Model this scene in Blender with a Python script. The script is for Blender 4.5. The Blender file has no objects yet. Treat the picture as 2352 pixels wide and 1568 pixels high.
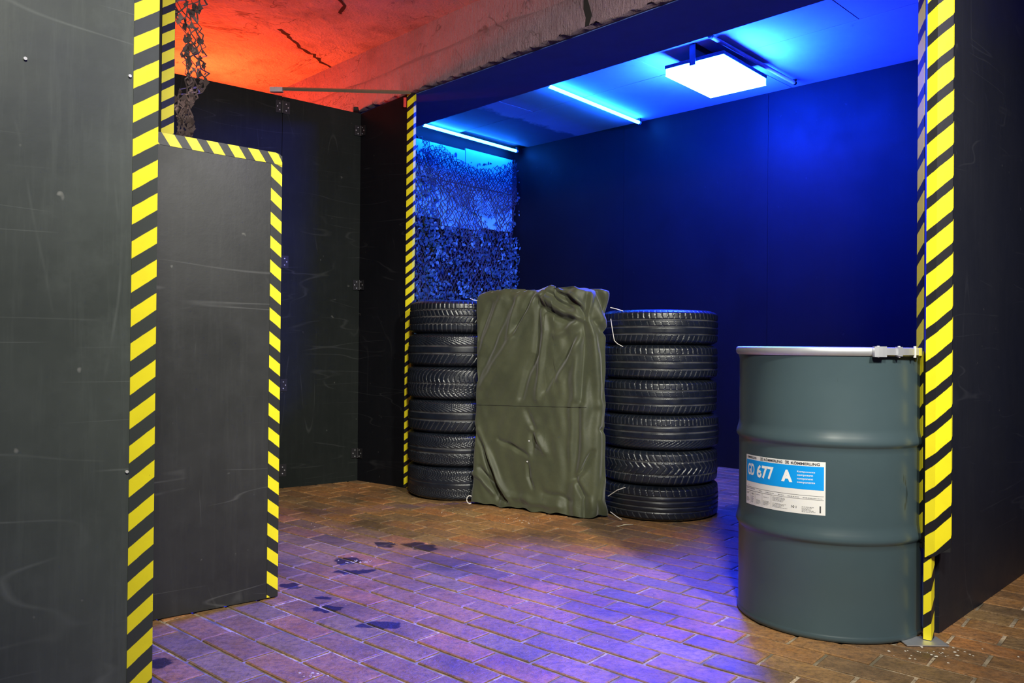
import bpy, math, random
import numpy as np
from mathutils import Vector, Matrix
random.seed(7); rng = np.random.default_rng(7)
SC = bpy.context.scene
COL = SC.collection
PI = math.pi
def rad(a): return math.radians(a)

# ------------------------------------------------------------------ camera, world, lights, exposure
H = 0.88
cd = bpy.data.cameras.new('camera'); cam = bpy.data.objects.new('camera', cd); COL.objects.link(cam)
cd.sensor_width = 36; cd.lens = 36 * 1827 / 2352; cd.clip_start = .02; cd.clip_end = 60
_p, _r = rad(.345), rad(.5)
FW = Vector((0, math.cos(_p), math.sin(_p))); R0 = Vector((1, 0, 0)); U0 = R0.cross(FW)
RT = R0 * math.cos(_r) + U0 * math.sin(_r); UP = -R0 * math.sin(_r) + U0 * math.cos(_r)
m = Matrix((RT, UP, -FW)).transposed().to_4x4(); m.translation = (0, 0, H); cam.matrix_world = m
SC.camera = cam

w = bpy.data.worlds.new('world'); SC.world = w; w.use_nodes = True
w.node_tree.nodes['Background'].inputs[0].default_value = (.12, .2, .6, 1)
w.node_tree.nodes['Background'].inputs[1].default_value = .062
SC.view_settings.view_transform = 'Standard'; SC.view_settings.look = 'None'
SC.view_settings.exposure = 0; SC.view_settings.gamma = 1; SC.view_settings.use_curve_mapping = False

def area(name, loc, target, sx, sy, power, color, spread=180):
    l = bpy.data.lights.new(name, 'AREA'); l.shape = 'RECTANGLE'; l.size = sx; l.size_y = sy
    l.energy = power; l.color = color; l.spread = rad(spread)
    o = bpy.data.objects.new(name, l); COL.objects.link(o); o.location = loc
    o.rotation_euler = (Vector(target) - Vector(loc)).to_track_quat('-Z', 'Y').to_euler()
    return o
# neutral work light high on the ceiling above the photographer, aimed into the hall
area('work_light', (.22, -.35, 2.70), (-.05, 4.0, .50), .34, .34, 34, (1, .98, .84), 80)
# a second work light further right in the passage
area('work_light', (1.55, .15, 2.6), (.0, 4.3, .35), .2, .2, 24, (1, .97, .82), 70)
# red lamp standing behind the dark partition, aimed at the ceiling
area('red_lamp', (-2.45, 5.72, 2.2), (-1.7, 5.17, 2.72), .25, .25, 66, (1, .068, .014), 180)
# blue-violet lamp on the ceiling of the passage to the right
area('passage_lamp', (2.3, .2, 2.78), (1.5, 2.7, 2.0), .3, .3, 15, (.42, .32, 1))
# beam of the blue floodlight: its reflector throws forward over the tyres, cutting off short of them
area('floodlight_beam', (1.21, 4.87, 2.515), (1.21 - .421, 4.87 - .826, 2.515 - .375), .36, .05, 140, (.004, .02, 1), 78)
LAMP_EMIT = 260.0; RIM_EMIT = 1700.0
TUBE_EMIT = 95.0

# ------------------------------------------------------------------ helpers
def link(o, parent=None):
    COL.objects.link(o)
    if parent: o.parent = parent
    return o
def tag(o, label=None, cat=None, group=None, kind=None):
    for k, v in (('label', label), ('category', cat), ('group', group), ('kind', kind)):
        if v: o[k] = v
    return o
def empty(name, loc=(0, 0, 0), rz=0, parent=None):
    o = bpy.data.objects.new(name, None); link(o, parent); o.location = loc; o.rotation_euler = (0, 0, rz)
    o.empty_display_size = .1
    return o
class MB:
    def __init__(s): s.v = []; s.f = []; s.uv = None
    def quadbox(s, c8):
        n = len(s.v); s.v += [tuple(p) for p in c8]
        for f in ((3, 2, 1, 0), (4, 5, 6, 7), (0, 1, 5, 4), (1, 2, 6, 5), (2, 3, 7, 6), (3, 0, 4, 7)): s.f.append(tuple(n + i for i in f))
        return s
    def box(s, x0, y0, z0, x1, y1, z1):
        return s.quadbox([(x0, y0, z0), (x1, y0, z0), (x1, y1, z0), (x0, y1, z0), (x0, y0, z1), (x1, y0, z1), (x1, y1, z1), (x0, y1, z1)])
    def prism(s, poly, z0, z1):                       # poly ccw; z0/z1 number or list
        n = len(s.v); k = len(poly)
        a = z0 if isinstance(z0, (list, tuple)) else [z0] * k
        b = z1 if isinstance(z1, (list, tuple)) else [z1] * k
        s.v += [(p[0], p[1], a[i]) for i, p in enumerate(poly)] + [(p[0], p[1], b[i]) for i, p in enumerate(poly)]
        s.f.append(tuple(n + i for i in reversed(range(k)))); s.f.append(tuple(n + k + i for i in range(k)))
        for i in range(k):
            j = (i + 1) % k; s.f.append((n + i, n + j, n + k + j, n + k + i))
        return s
    def tube(s, pts, r, n=6, cap=True):
        pts = [Vector(p) for p in pts]; base = len(s.v); K = len(pts)
        for i, p in enumerate(pts):
            t = (pts[min(i + 1, K - 1)] - pts[max(i - 1, 0)]).normalized()
            a = t.cross(Vector((0, 0, 1)))
            if a.length < .05: a = t.cross(Vector((1, 0, 0)))
            a.normalize(); b = t.cross(a); rr = r[i] if isinstance(r, (list, tuple)) else r
            for j in range(n):
                q = p + a * (rr * math.cos(2 * PI * j / n)) + b * (rr * math.sin(2 * PI * j / n)); s.v.append(tuple(q))
        for i in range(K - 1):
            for j in range(n):
                a0 = base + i * n + j; a1 = base + i * n + (j + 1) % n; s.f.append((a0, a1, a1 + n, a0 + n))
        if cap: s.f.append(tuple(base + j for j in range(n))); s.f.append(tuple(base + (K - 1) * n + j for j in reversed(range(n))))
        return s
    def lathe(s, prof, n=48, c=(0, 0)):
        base = len(s.v); K = len(prof)
        for (r, z) in prof:
            for j in range(n): s.v.append((c[0] + r * math.cos(2 * PI * j / n), c[1] + r * math.sin(2 * PI * j / n), z))
        for i in range(K - 1):
            for j in range(n):
                a0 = base + i * n + j; a1 = base + i * n + (j + 1) % n; s.f.append((a0, a1, a1 + n, a0 + n))
        return s
    def build(s, name, mat, parent=None, smooth=False, bevel=0, angle=None):
        me = bpy.data.meshes.new(name); me.from_pydata(s.v, [], s.f); me.update()
        if mat: me.materials.append(mat)
        if smooth: me.polygons.foreach_set('use_smooth', [True] * len(me.polygons))
        o = bpy.data.objects.new(name, me); link(o, parent)
        if bevel:
            b = o.modifiers.new('bevel', 'BEVEL'); b.width = bevel; b.segments = 2; b.limit_method = 'ANGLE'
        return o
def shade(o, deg=35):
    me = o.data
    me.polygons.foreach_set('use_smooth', [True] * len(me.polygons))
    try: me.set_sharp_from_angle(angle=rad(deg))
    except Exception: pass
    return o
def bv(deg): return Vector((math.sin(rad(deg)), math.cos(rad(deg))))
def wall_poly(p0, p1, th, side):                      # thick plan rectangle; side=+1: thickness to the left of p0->p1
    p0 = Vector(p0); p1 = Vector(p1); d = (p1 - p0).normalized(); n = Vector((-d.y, d.x)) * th * side
    P = [p0, p1, p1 + n, p0 + n]
    return P if side > 0 else P[::-1]
def wallbox(mb, p0, p1, th, side, z0, z1a, z1b=None):
    z1b = z1a if z1b is None else z1b
    P = wall_poly(p0, p1, th, side); tops = [z1a, z1b, z1b, z1a]
    if side < 0: tops = tops[::-1]
    return mb.prism([tuple(p) for p in P], z0, tops)

# ------------------------------------------------------------------ materials
class NT:
    def __init__(s, name):
        s.m = bpy.data.materials.new(name); s.m.use_nodes = True; s.t = s.m.node_tree; s.b = s.t.nodes['Principled BSDF']
        s.N = s.t.nodes; s.L = s.t.links
    def n(s, typ, ins=None, **kw):
        q = s.N.new(typ)
        for k, v in kw.items(): setattr(q, k, v)
        for k, v in (ins or {}).items():
            if isinstance(v, bpy.types.NodeSocket): s.L.new(v, q.inputs[k])
            else: q.inputs[k].default_value = v
        return q
    def math(s, op, a, b=0.0, c=0.0, clamp=False):
        q = s.N.new('ShaderNodeMath'); q.operation = op; q.use_clamp = clamp
        for i, v in enumerate((a, b, c)):
            if isinstance(v, bpy.types.NodeSocket): s.L.new(v, q.inputs[i])
            else: q.inputs[i].default_value = v
        return q.outputs[0]
    def mix(s, f, a, b):
        q = s.N.new('ShaderNodeMix'); q.data_type = 'RGBA'
        for i, v in ((0, f), (6, a), (7, b)):
            if isinstance(v, bpy.types.NodeSocket): s.L.new(v, q.inputs[i])
            else: q.inputs[i].default_value = v if i == 0 else (v + (1,) if len(v) == 3 else v)
        return q.outputs[2]
    def ramp(s, f, a, b):
        q = s.N.new('ShaderNodeMapRange'); q.inputs[1].default_value = a; q.inputs[2].default_value = b
        s.L.new(f, q.inputs[0]); return q.outputs[0]
    def coord(s, scale=(1, 1, 1), rot=(0, 0, 0), src='Object', loc=(0, 0, 0)):
        if src == 'World': c = s.n('ShaderNodeNewGeometry').outputs['Position']
        else: c = s.n('ShaderNodeTexCoord').outputs[src]
        q = s.n('ShaderNodeMapping', {'Vector': c, 'Scale': scale, 'Rotation': rot, 'Location': loc}); return q.outputs[0]
    def noise(s, vec, scale, detail=4, rough=.6, dist=0):
        return s.n('ShaderNodeTexNoise', {'Vector': vec, 'Scale': scale, 'Detail': detail, 'Roughness': rough, 'Distortion': dist}).outputs[0]
    def bump(s, h, strength=.3, dist=.01):
        q = s.n('ShaderNodeBump', {'Height': h, 'Strength': strength, 'Distance': dist}); s.L.new(q.outputs[0], s.b.inputs['Normal'])
    def base(s, c):
        if isinstance(c, bpy.types.NodeSocket): s.L.new(c, s.b.inputs['Base Color'])
        else: s.b.inputs['Base Color'].default_value = c + (1,)
    def set(s, **kw):
        for k, v in kw.items():
            k = k.replace('_', ' ')
            if isinstance(v, bpy.types.NodeSocket): s.L.new(v, s.b.inputs[k])
            else: s.b.inputs[k].default_value = v
        return s.m
def plain(name, col, rough=.5, metal=0, spec=.5, var=.15, scale=20):
    t = NT(name); v = t.noise(t.coord(), scale, 4)
    c2 = tuple(c * (1 - var) for c in col); c3 = tuple(min(1, c * (1 + var)) for c in col)
    t.base(t.mix(v, c2, c3)); return t.set(Roughness=rough, Metallic=metal, Specular_IOR_Level=spec)
def board_paint(name, col, scuff=.5, rough=.42, spec=.5, lines=1.0):
    """matt black painted plywood, with chalky scuffs, long thin scratches and brush streaks"""
    t = NT(name); W = t.coord(src='World')
    big = t.ramp(t.noise(W, 1.7, 5, .65), .35, .75)
    fine = t.ramp(t.noise(W, 9, 6, .7), .5, .8)
    streak = t.ramp(t.noise(t.coord((7, 7, .5), src='World'), 6, 4, .7), .5, .8)
    light = tuple(c * 1.9 + .02 for c in col)
    c = t.mix(t.math('MULTIPLY', big, .55 * scuff), col, light)
    c = t.mix(t.math('MULTIPLY', fine, .35 * scuff), c, light)
    c = t.mix(t.math('MULTIPLY', streak, .4 * scuff), c, light)
    for i, (rot, sc, th) in enumerate((((.5, .2, .3), (.5, .5, 5), .007), ((-.9, .3, .5), (.6, .6, 3.2), .006), ((1.2, -.3, 0), (.4, .4, 6), .005), ((.15, .7, 0), (2.5, 2.5, .5), .006))):
        n = t.noise(t.coord(sc, rot, 'World', (i * 3.1, i, 0)), 1.6, 1.5, .4)
        ln = t.ramp(t.math('ABSOLUTE', t.math('SUBTRACT', n, .5)), th, 0.0)
        br = t.ramp(t.noise(t.coord(src='World', loc=(i * 5, 2, 1)), 2.3, 3), .52, .62)
        c = t.mix(t.math('MULTIPLY', t.math('MULTIPLY', ln, br, clamp=True), .45 * lines), c, tuple(x * 3 + .12 for x in col))
    sp = t.ramp(t.noise(W, 26, 2, .5), .74, .80)
    c = t.mix(t.math('MULTIPLY', sp, .5 * scuff), c, (.3, .3, .27))
    t.base(c); t.bump(t.noise(W, 60, 3), .06, .003)
    r = t.n('ShaderNodeMapRange', {0: t.noise(W, 3, 4), 1: .3, 2: .8, 3: rough - .08, 4: rough + .12}).outputs[0]
    return t.set(Roughness=r, Specular_IOR_Level=spec)
def hazard(name, yellow, black, wear=.03):
    """diagonal hazard print; uv.x = stripe phase, uv.y = share of yellow"""
    t = NT(name); uv = t.n('ShaderNodeUVMap').outputs[0]; s = t.n('ShaderNodeSeparateXYZ', {0: uv})
    W = t.coord(src='World'); nz = t.math('MULTIPLY', t.math('SUBTRACT', t.noise(W, 45, 3), .5), wear)
    f = t.math('FRACT', t.math('ADD', s.outputs[0], nz)); thr = t.math('SUBTRACT', 1.0, s.outputs[1])
    a = t.math('MULTIPLY', t.math('SUBTRACT', f, thr), 60, clamp=True); b = t.math('MULTIPLY', t.math('SUBTRACT', .999, f), 60, clamp=True)
    m = t.math('MULTIPLY', a, b)
    chip = t.ramp(t.noise(W, 38, 5, .75), .69, .72); m = t.math('MULTIPLY', m, t.math('SUBTRACT', 1.0, chip))
    dirt = t.ramp(t.noise(W, 14, 5, .7), .45, .85)
    y = t.mix(t.math('MULTIPLY', dirt, .35), yellow, tuple(c * .72 for c in yellow))
    t.base(t.mix(m, black, y)); t.bump(t.noise(W, 30, 2), .08, .004)
    return t.set(Roughness=.4)

YEL = (.93, .80, .018)
M = {}
M['panel'] = board_paint('scuffed_black_board', (.046, .054, .047), 1.35, .40, .5, .55)
M['panel2'] = board_paint('charcoal_board', (.020, .0215, .0205), .8, .42, .5, .7)
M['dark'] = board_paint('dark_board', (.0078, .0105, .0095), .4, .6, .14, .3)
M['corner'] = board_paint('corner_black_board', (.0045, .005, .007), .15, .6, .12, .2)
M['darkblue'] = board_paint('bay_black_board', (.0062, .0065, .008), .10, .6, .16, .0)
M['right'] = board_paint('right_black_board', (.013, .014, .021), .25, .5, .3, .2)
M['hazard'] = hazard('hazard_tape_print', YEL, (.012, .012, .014), .04)
M['hazard_grey'] = hazard('hazard_stripes_on_board', YEL, (.044, .051, .045), .035)
M['hazard_charcoal'] = hazard('hazard_stripes_on_charcoal', YEL, (.024, .026, .024), .03)
M['edge'] = plain('board_edge', (.01, .01, .011), .7)
M['timber'] = plain('raw_timber', (.22, .15, .09), .8, scale=40)
M['steel'] = plain('galvanised_steel', (.66, .67, .70), .42, .75)
M['screw'] = plain('screw_head', (.75, .75, .7), .3, .2)
M['black_metal'] = plain('black_hinge_metal', (.014, .014, .016), .45, .2)
M['cord'] = plain('white_cord', (.75, .72, .66), .7)
M['plastic_white'] = plain('white_plastic', (.6, .6, .6), .4)
M['bone'] = plain('plaster_crumb', (.62, .56, .46), .85)
M['leafdry'] = plain('dry_leaf', (.62, .55, .36), .8)
M['redtag'] = plain('red_tag', (.75, .03, .02), .5)

def brick_mat(name, mode):
    t = NT(name); W = t.coord(src='World')
    if mode == 'object': rnd = t.n('ShaderNodeObjectInfo').outputs['Random']
    else: rnd = t.n('ShaderNodeNewGeometry').outputs['Random Per Island']
    q = t.n('ShaderNodeValToRGB', {'Fac': rnd}); cr = q.color_ramp; cr.interpolation = 'LINEAR'
    cols = [(0, (.26, .13, .045)), (.2, (.44, .20, .05)), (.42, (.32, .17, .06)), (.6, (.52, .20, .05)), (.8, (.40, .24, .08)), (1, (.22, .13, .055))]
    cr.elements[0].position = 0; cr.elements[0].color = cols[0][1] + (1,)
    cr.elements[1].position = 1; cr.elements[1].color = cols[-1][1] + (1,)
    for p, c in cols[1:-1]:
        e = cr.elements.new(p); e.color = c + (1,)
    c = q.outputs[0]
    gr = t.ramp(t.noise(t.coord((1, 1, 1), src='World'), 16, 6, .72), .35, .8)
    c = t.mix(t.math('MULTIPLY', gr, .55), c, (.42, .27, .15))
    sp = t.ramp(t.noise(W, 48, 7, .8), .44, .66); c = t.mix(t.math('MULTIPLY', sp, .75), c, (.075, .048, .03))
    dirt = t.ramp(t.noise(W, 2.1, 6, .65), .44, .68); c = t.mix(t.math('MULTIPLY', dirt, .72), c, (.05, .038, .027))
    # tar and oil spots with a shape of their own
    pos = t.n('ShaderNodeNewGeometry').outputs['Position']
    wob = t.n('ShaderNodeTexNoise', {'Vector': W, 'Scale': 16.0, 'Detail': 4.0}).outputs[1]
    pv = t.n('ShaderNodeVectorMath', {0: pos, 1: t.n('ShaderNodeVectorMath', {0: t.n('ShaderNodeVectorMath', {0: wob, 1: (.5, .5, .5)}, operation='SUBTRACT').outputs[0], 'Scale': .11}, operation='SCALE').outputs[0]}, operation='ADD').outputs[0]
    for (x, y, rx, ry, ang) in STAINS:
        mp = t.n('ShaderNodeMapping', {'Vector': pv, 'Location': (x, y, 0), 'Rotation': (0, 0, ang), 'Scale': (rx, ry, 50)}, vector_type='TEXTURE').outputs[0]
        ln = t.n('ShaderNodeVectorMath', {0: mp}, operation='LENGTH').outputs['Value']
        c = t.mix(t.math('MULTIPLY', t.ramp(ln, 1.05, .85), .9), c, (.012, .012, .014))
    chalk = t.ramp(t.noise(t.coord((1, 2.5, 1), (0, 0, .9), 'World'), 9, 5, .8), .70, .76)
    c = t.mix(t.math('MULTIPLY', chalk, .5), c, (.5, .42, .33))
    t.base(c)
    t.bump(t.math('ADD', t.noise(W, 70, 5, .7), t.math('MULTIPLY', t.noise(W, 14, 4), 1.5)), .7, .005)
    r = t.n('ShaderNodeMapRange', {0: t.noise(W, 8, 4), 1: .3, 2: .75, 3: .42, 4: .72}).outputs[0]
    return t.set(Roughness=r, Specular_IOR_Level=.45)
STAINS = [(-.56, 3.53, .07, .035, -.75), (-.40, 3.49, .10, .05, -.6), (-.66, 3.25, .075, .045, -.3), (-.60, 3.10, .085, .03, .2),
          (-.41, 2.51, .075, .04, -.1), (-.80, 2.90, .045, .035, 0), (-.645, 2.775, .03, .02, 0), (-.6, 2.66, .05, .022, .1), (-.97, 2.2, .05, .03, .4)]
M['brick'] = brick_mat('clinker_brick', 'object'); M['brickfield'] = brick_mat('clinker_brick_field', 'island')
t = NT('sandy_mortar'); W = t.coord(src='World')
c = t.mix(t.ramp(t.noise(W, 5, 5, .7), .42, .62), (.15, .13, .08), (.70, .55, .36)); c = t.mix(t.ramp(t.noise(W, 80, 3), .4, .7), c, (.16, .12, .08))
t.base(c); t.bump(t.noise(W, 120, 3), .5, .003); M['mortar'] = t.set(Roughness=.9)

def concrete(name, c1, c2, dark, amount=.5, bump=.5, furry=False):
    t = NT(name); W = t.coord(src='World')
    c = t.mix(t.ramp(t.noise(W, 2.3, 6, .65), .35, .7), c1, c2)
    c = t.mix(t.math('MULTIPLY', t.ramp(t.noise(t.coord(src='World', loc=(4, 2, 0)), 3.1, 6, .7), .5, .72), amount), c, dark)
    sp = t.ramp(t.noise(W, 40, 4, .7), .66, .74); c = t.mix(t.math('MULTIPLY', sp, .5), c, dark)
    # long hairline cracks
    for i, th in enumerate((.006, .005)):
        n = t.noise(t.coord(src='World', loc=(i * 4.3, 1.7, 0)), .9 + i * .5, 5, .62, .6)
        ln = t.ramp(t.math('ABSOLUTE', t.math('SUBTRACT', n, .5)), th, 0.0); br = t.ramp(t.noise(t.coord(src='World', loc=(i, 7, 0)), 1.4, 2), .5, .56)
        c = t.mix(t.math('MULTIPLY', t.math('MULTIPLY', ln, br), .7), c, dark)
    t.base(c)
    if furry:
        h = t.noise(t.coord((1, 1, .16), (.25, 0, 0), 'World'), 85, 5, .75); h = t.math('ADD', h, t.noise(W, 18, 5, .7)); t.bump(h, 1.0, .03)
    else: t.bump(t.math('ADD', t.noise(W, 9, 6, .7), t.math('MULTIPLY', t.noise(W, 60, 4), .3)), bump, .02)
    return t.set(Roughness=.9, Specular_IOR_Level=.2)
M['ceiling'] = concrete('rough_concrete_ceiling', (.50, .46, .42), (.66, .6, .55), (.10, .08, .07), .5, .9)
M['beam'] = concrete('sprayed_plaster_beam', (.36, .25, .28), (.48, .34, .38), (.14, .10, .10), .35, 1, True)  # neutral plaster with the pink of the red light mixed into its colours
M['soffit'] = plain('blue_soffit', (.10, .18, .55), .8, scale=8)  # soffit board in one even blue
M['crack'] = plain('crack_shadow', (.02, .018, .016), .95)
# bay ceiling board: pale, a soot patch at the far left end
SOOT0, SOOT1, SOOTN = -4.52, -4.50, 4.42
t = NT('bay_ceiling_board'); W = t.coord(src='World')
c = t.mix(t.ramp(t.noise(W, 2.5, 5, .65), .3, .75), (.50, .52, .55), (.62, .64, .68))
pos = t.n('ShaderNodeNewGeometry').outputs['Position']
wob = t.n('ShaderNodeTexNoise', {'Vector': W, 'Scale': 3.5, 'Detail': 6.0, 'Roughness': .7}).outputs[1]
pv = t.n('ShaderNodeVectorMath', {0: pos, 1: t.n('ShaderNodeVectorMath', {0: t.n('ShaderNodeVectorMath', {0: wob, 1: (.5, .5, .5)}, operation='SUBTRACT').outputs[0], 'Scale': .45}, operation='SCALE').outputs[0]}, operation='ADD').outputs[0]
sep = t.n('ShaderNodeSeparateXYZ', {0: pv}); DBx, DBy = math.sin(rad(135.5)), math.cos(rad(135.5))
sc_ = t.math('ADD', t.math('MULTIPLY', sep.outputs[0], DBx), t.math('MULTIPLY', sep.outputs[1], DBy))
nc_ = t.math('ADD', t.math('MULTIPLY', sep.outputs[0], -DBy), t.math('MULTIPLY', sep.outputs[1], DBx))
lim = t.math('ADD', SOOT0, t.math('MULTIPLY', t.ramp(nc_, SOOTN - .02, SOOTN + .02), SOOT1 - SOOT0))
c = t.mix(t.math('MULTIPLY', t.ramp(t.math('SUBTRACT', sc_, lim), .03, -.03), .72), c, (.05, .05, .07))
sp = t.ramp(t.noise(W, 6, 5, .7), .66, .72); c = t.mix(t.math('MULTIPLY', sp, .35), c, (.2, .2, .22))
t.base(c); t.bump(t.noise(W, 30, 4), .15, .004); M['bayceil'] = t.set(Roughness=.75)
# rubber
t = NT('tyre_rubber'); W = t.coord(src='World'); at = t.n('ShaderNodeAttribute', attribute_name='groove').outputs['Fac']
c = t.mix(t.ramp(t.noise(W, 12, 5, .7), .35, .75), (.006, .008, .013), (.011, .015, .024))
gd = t.math('MULTIPLY', t.math('MULTIPLY', at, t.ramp(t.noise(W, 9, 4), .3, .7)), .85); c = t.mix(gd, c, (.13, .13, .128))
t.base(c); t.bump(t.noise(W, 160, 3), .12, .002)
M['rubber'] = t.set(Roughness=t.n('ShaderNodeMapRange', {0: t.noise(W, 15, 4), 1: .3, 2: .75, 3: .24, 4: .42}).outputs[0], Specular_IOR_Level=.55)
# canvas
t = NT('olive_canvas'); W = t.coord(src='World')
c = t.mix(t.ramp(t.noise(W, 5, 5, .7), .3, .75), (.040, .046, .023), (.066, .072, .036)); c = t.mix(t.math('MULTIPLY', t.ramp(t.noise(t.coord(src='World', loc=(3, 0, 1)), 9, 5, .75), .55, .75), .35), c, (.07, .07, .05))
t.base(c); t.bump(t.math('ADD', t.noise(W, 22, 5, .7), t.math('MULTIPLY', t.noise(W, 350, 2), .25)), .25, .006)
M['canvas'] = t.set(Roughness=.55, Sheen_Weight=.25, Specular_IOR_Level=.35)
M['seam'] = plain('canvas_seam', (.03, .032, .02), .8)
# drum
t = NT('slate_drum_paint'); W = t.coord(src='World')
c = t.mix(t.ramp(t.noise(W, 3, 5, .6), .3, .75), (.044, .070, .080), (.054, .084, .094)); sc = t.ramp(t.noise(t.coord((1, 1, .22), src='World'), 26, 3, .6), .735, .76); c = t.mix(t.math('MULTIPLY', sc, .7), c, (.02, .03, .03))
t.base(c); t.bump(t.noise(W, 7, 3), .05, .01); M['drum'] = t.set(Roughness=.31, Specular_IOR_Level=.6)
M['label_white'] = plain('label_paper', (.74, .73, .70), .5, var=.04); M['label_blue'] = plain('label_blue_print', (.0, .30, .80), .45, var=.05)
M['ink'] = plain('label_ink', (.03, .03, .035), .6, var=0); M['white_ink'] = plain('label_white_print', (.85, .85, .82), .5, var=0); M['grey_ink'] = plain('label_grey_print', (.28, .28, .28), .6, var=0)
# bay net and boards
M['pale_board'] = plain('pale_board', (.22, .75, .85), .6, scale=5); M['net'] = plain('camo_net_strands', (.035, .04, .045), .85, scale=12)
def leaf_mat(name, a, b):
    t = NT(name); r = t.math('POWER', t.n('ShaderNodeNewGeometry').outputs['Random Per Island'], 3.0); k = t.ramp(t.noise(t.coord(src='World'), 7, 3, .6), .42, .62); t.base(t.mix(t.math('MULTIPLY', r, k), a, b)); return t.set(Roughness=.8)
M['leaf'] = leaf_mat('camo_scrim', (.02, .07, .09), (.2, .55, .6)); M['netbrown'] = leaf_mat('brown_scrim', (.07, .045, .04), (.5, .32, .28))
def emit(name, col, strength):
    t = NT(name); t.base((.8, .8, .8)); t.b.inputs['Emission Color'].default_value = col + (1,); t.b.inputs['Emission Strength'].default_value = strength
    return t.m
M['lamp'] = emit('lamp_glass', (.012, .03, 1), LAMP_EMIT); M['rim'] = emit('lamp_glow_rim', (.004, .034, 1), RIM_EMIT); M['tube'] = emit('fluorescent_tube', (.009, .15, 1), TUBE_EMIT)
M['dead_tube'] = plain('unlit_tube', (.75, .45, .5), .3)

# ------------------------------------------------------------------ floor of clinker bricks
CB = bv(131); CA = Vector((-CB.y, CB.x)); ANCH = Vector((.056, 2.219)); PA, PB = .1053, .238
a0 = ANCH.dot(CA); b0 = ANCH.dot(CB)
floor = MB().box(-4.5, -1.2, -.08, 4.6, 9, -.0045).build('floor', M['mortar']); floor['kind'] = 'structure'
def proj(p):
    v = Vector(p) - Vector((0, 0, H)); d = v.dot(FW)
    return (1176 + 1827 * v.dot(RT) / d, 784 - 1827 * v.dot(UP) / d, d) if d > .1 else (-9999, -9999, d)
def brick_geom(seed):
    r = np.random.default_rng(seed); L, Wd = PB / 2 - .0045 - r.uniform(0, .0018), PA / 2 - .0038 - r.uniform(0, .0018); e = .0035
    j = lambda: r.uniform(-.0013, .0013)
    vs = [(sx * L + j(), sy * Wd + j(), -.02) for sx, sy in ((-1, -1), (1, -1), (1, 1), (-1, 1))]
    vs += [(x, y, -.0022) for x, y, _ in vs[:4]]
    vs += [(x * (1 - e / L), y * (1 - e / Wd), 0.0) for x, y, _ in vs[:4]]
    fs = [(8, 9, 10, 11)] + [(a + i, a + (i + 1) % 4, a + 4 + (i + 1) % 4, a + 4 + i) for a in (0, 4) for i in range(4)]
    return vs, fs
bmeshes = []
for s in range(10):
    vs, fs = brick_geom(s); me = bpy.data.meshes.new('brick'); me.from_pydata(vs, [], fs); me.materials.append(M['brick']); bmeshes.append(me)
cand = []
for i in range(-60, 80):
    for k in range(-45, 45):
        a = a0 + (i + .5) * PA; b = b0 + (k + .5 * (i % 2) + .5) * PB
        p = CA * a + CB * b
        if -4.3 < p.x < 4.4 and -1 < p.y < 8.8: cand.append((p.x, p.y))
near = []; rest = []
for (x, y) in cand:
    u, v, d = proj((x, y, 0))
    hidden = (x < -1.12 and y < 2.6) or u < 300
    # under the things standing on the floor
    if (Vector((x, y)) - Vector((1.062, 2.664))).length < .22: hidden = True
    if u > 2120 and y > 2.35 + (x - 1.25) * .95: hidden = True
    if 1.9 < y < 5.5 and -20 < u < 2370 and v < 1610 and not hidden: near.append((y, x))
    else: rest.append((x, y))
near.sort()
rest += [(x, y) for y, x in near[300:]]; near = near[:300]
ang = math.atan2(CB.y, CB.x)
for y, x in near:
    o = bpy.data.objects.new('brick', random.choice(bmeshes)); COL.objects.link(o); o.parent = floor
    o.location = (x, y, random.uniform(-.0012, .0008)); o.rotation_euler = (random.uniform(-.004, .004), random.uniform(-.003, .003), ang + random.uniform(-.006, .006) + random.choice((0, PI)))
vs_all, fs_all = [], []
for (x, y) in rest:
    vs, fs = brick_geom(random.randrange(10)); n = len(vs_all); th = ang + random.uniform(-.006, .006); cz = random.uniform(-.0012, .0008); c_, s_ = math.cos(th), math.sin(th)
    vs_all += [(x + c_ * a - s_ * b, y + s_ * a + c_ * b, z + cz) for a, b, z in vs]; fs_all += [tuple(n + q for q in f) for f in fs]
me = bpy.data.meshes.new('brick_paving'); me.from_pydata(vs_all, [], fs_all); me.materials.append(M['brickfield'])
o = bpy.data.objects.new('brick_paving', me); link(o, floor); o['kind'] = 'stuff'

# ------------------------------------------------------------------ ceilings and beam
DB = bv(135.5); NB = Vector((math.sin(rad(45.5)), math.cos(rad(45.5))))     # beam direction, normal pointing into the bay
Q = Vector((-.605, 4.927))                                                   # a point under the beam's outer lower edge
SW = .46
def bp(s, n): return tuple(Q + DB * s + NB * n)
mb = MB(); mb.prism([bp(-4.6, .02), bp(-4.6, -7.5), bp(4.6, -7.5), bp(4.6, .02)], 2.85, 2.95)
ceil = mb.build('ceiling', M['ceiling']); ceil['kind'] = 'structure'
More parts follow.
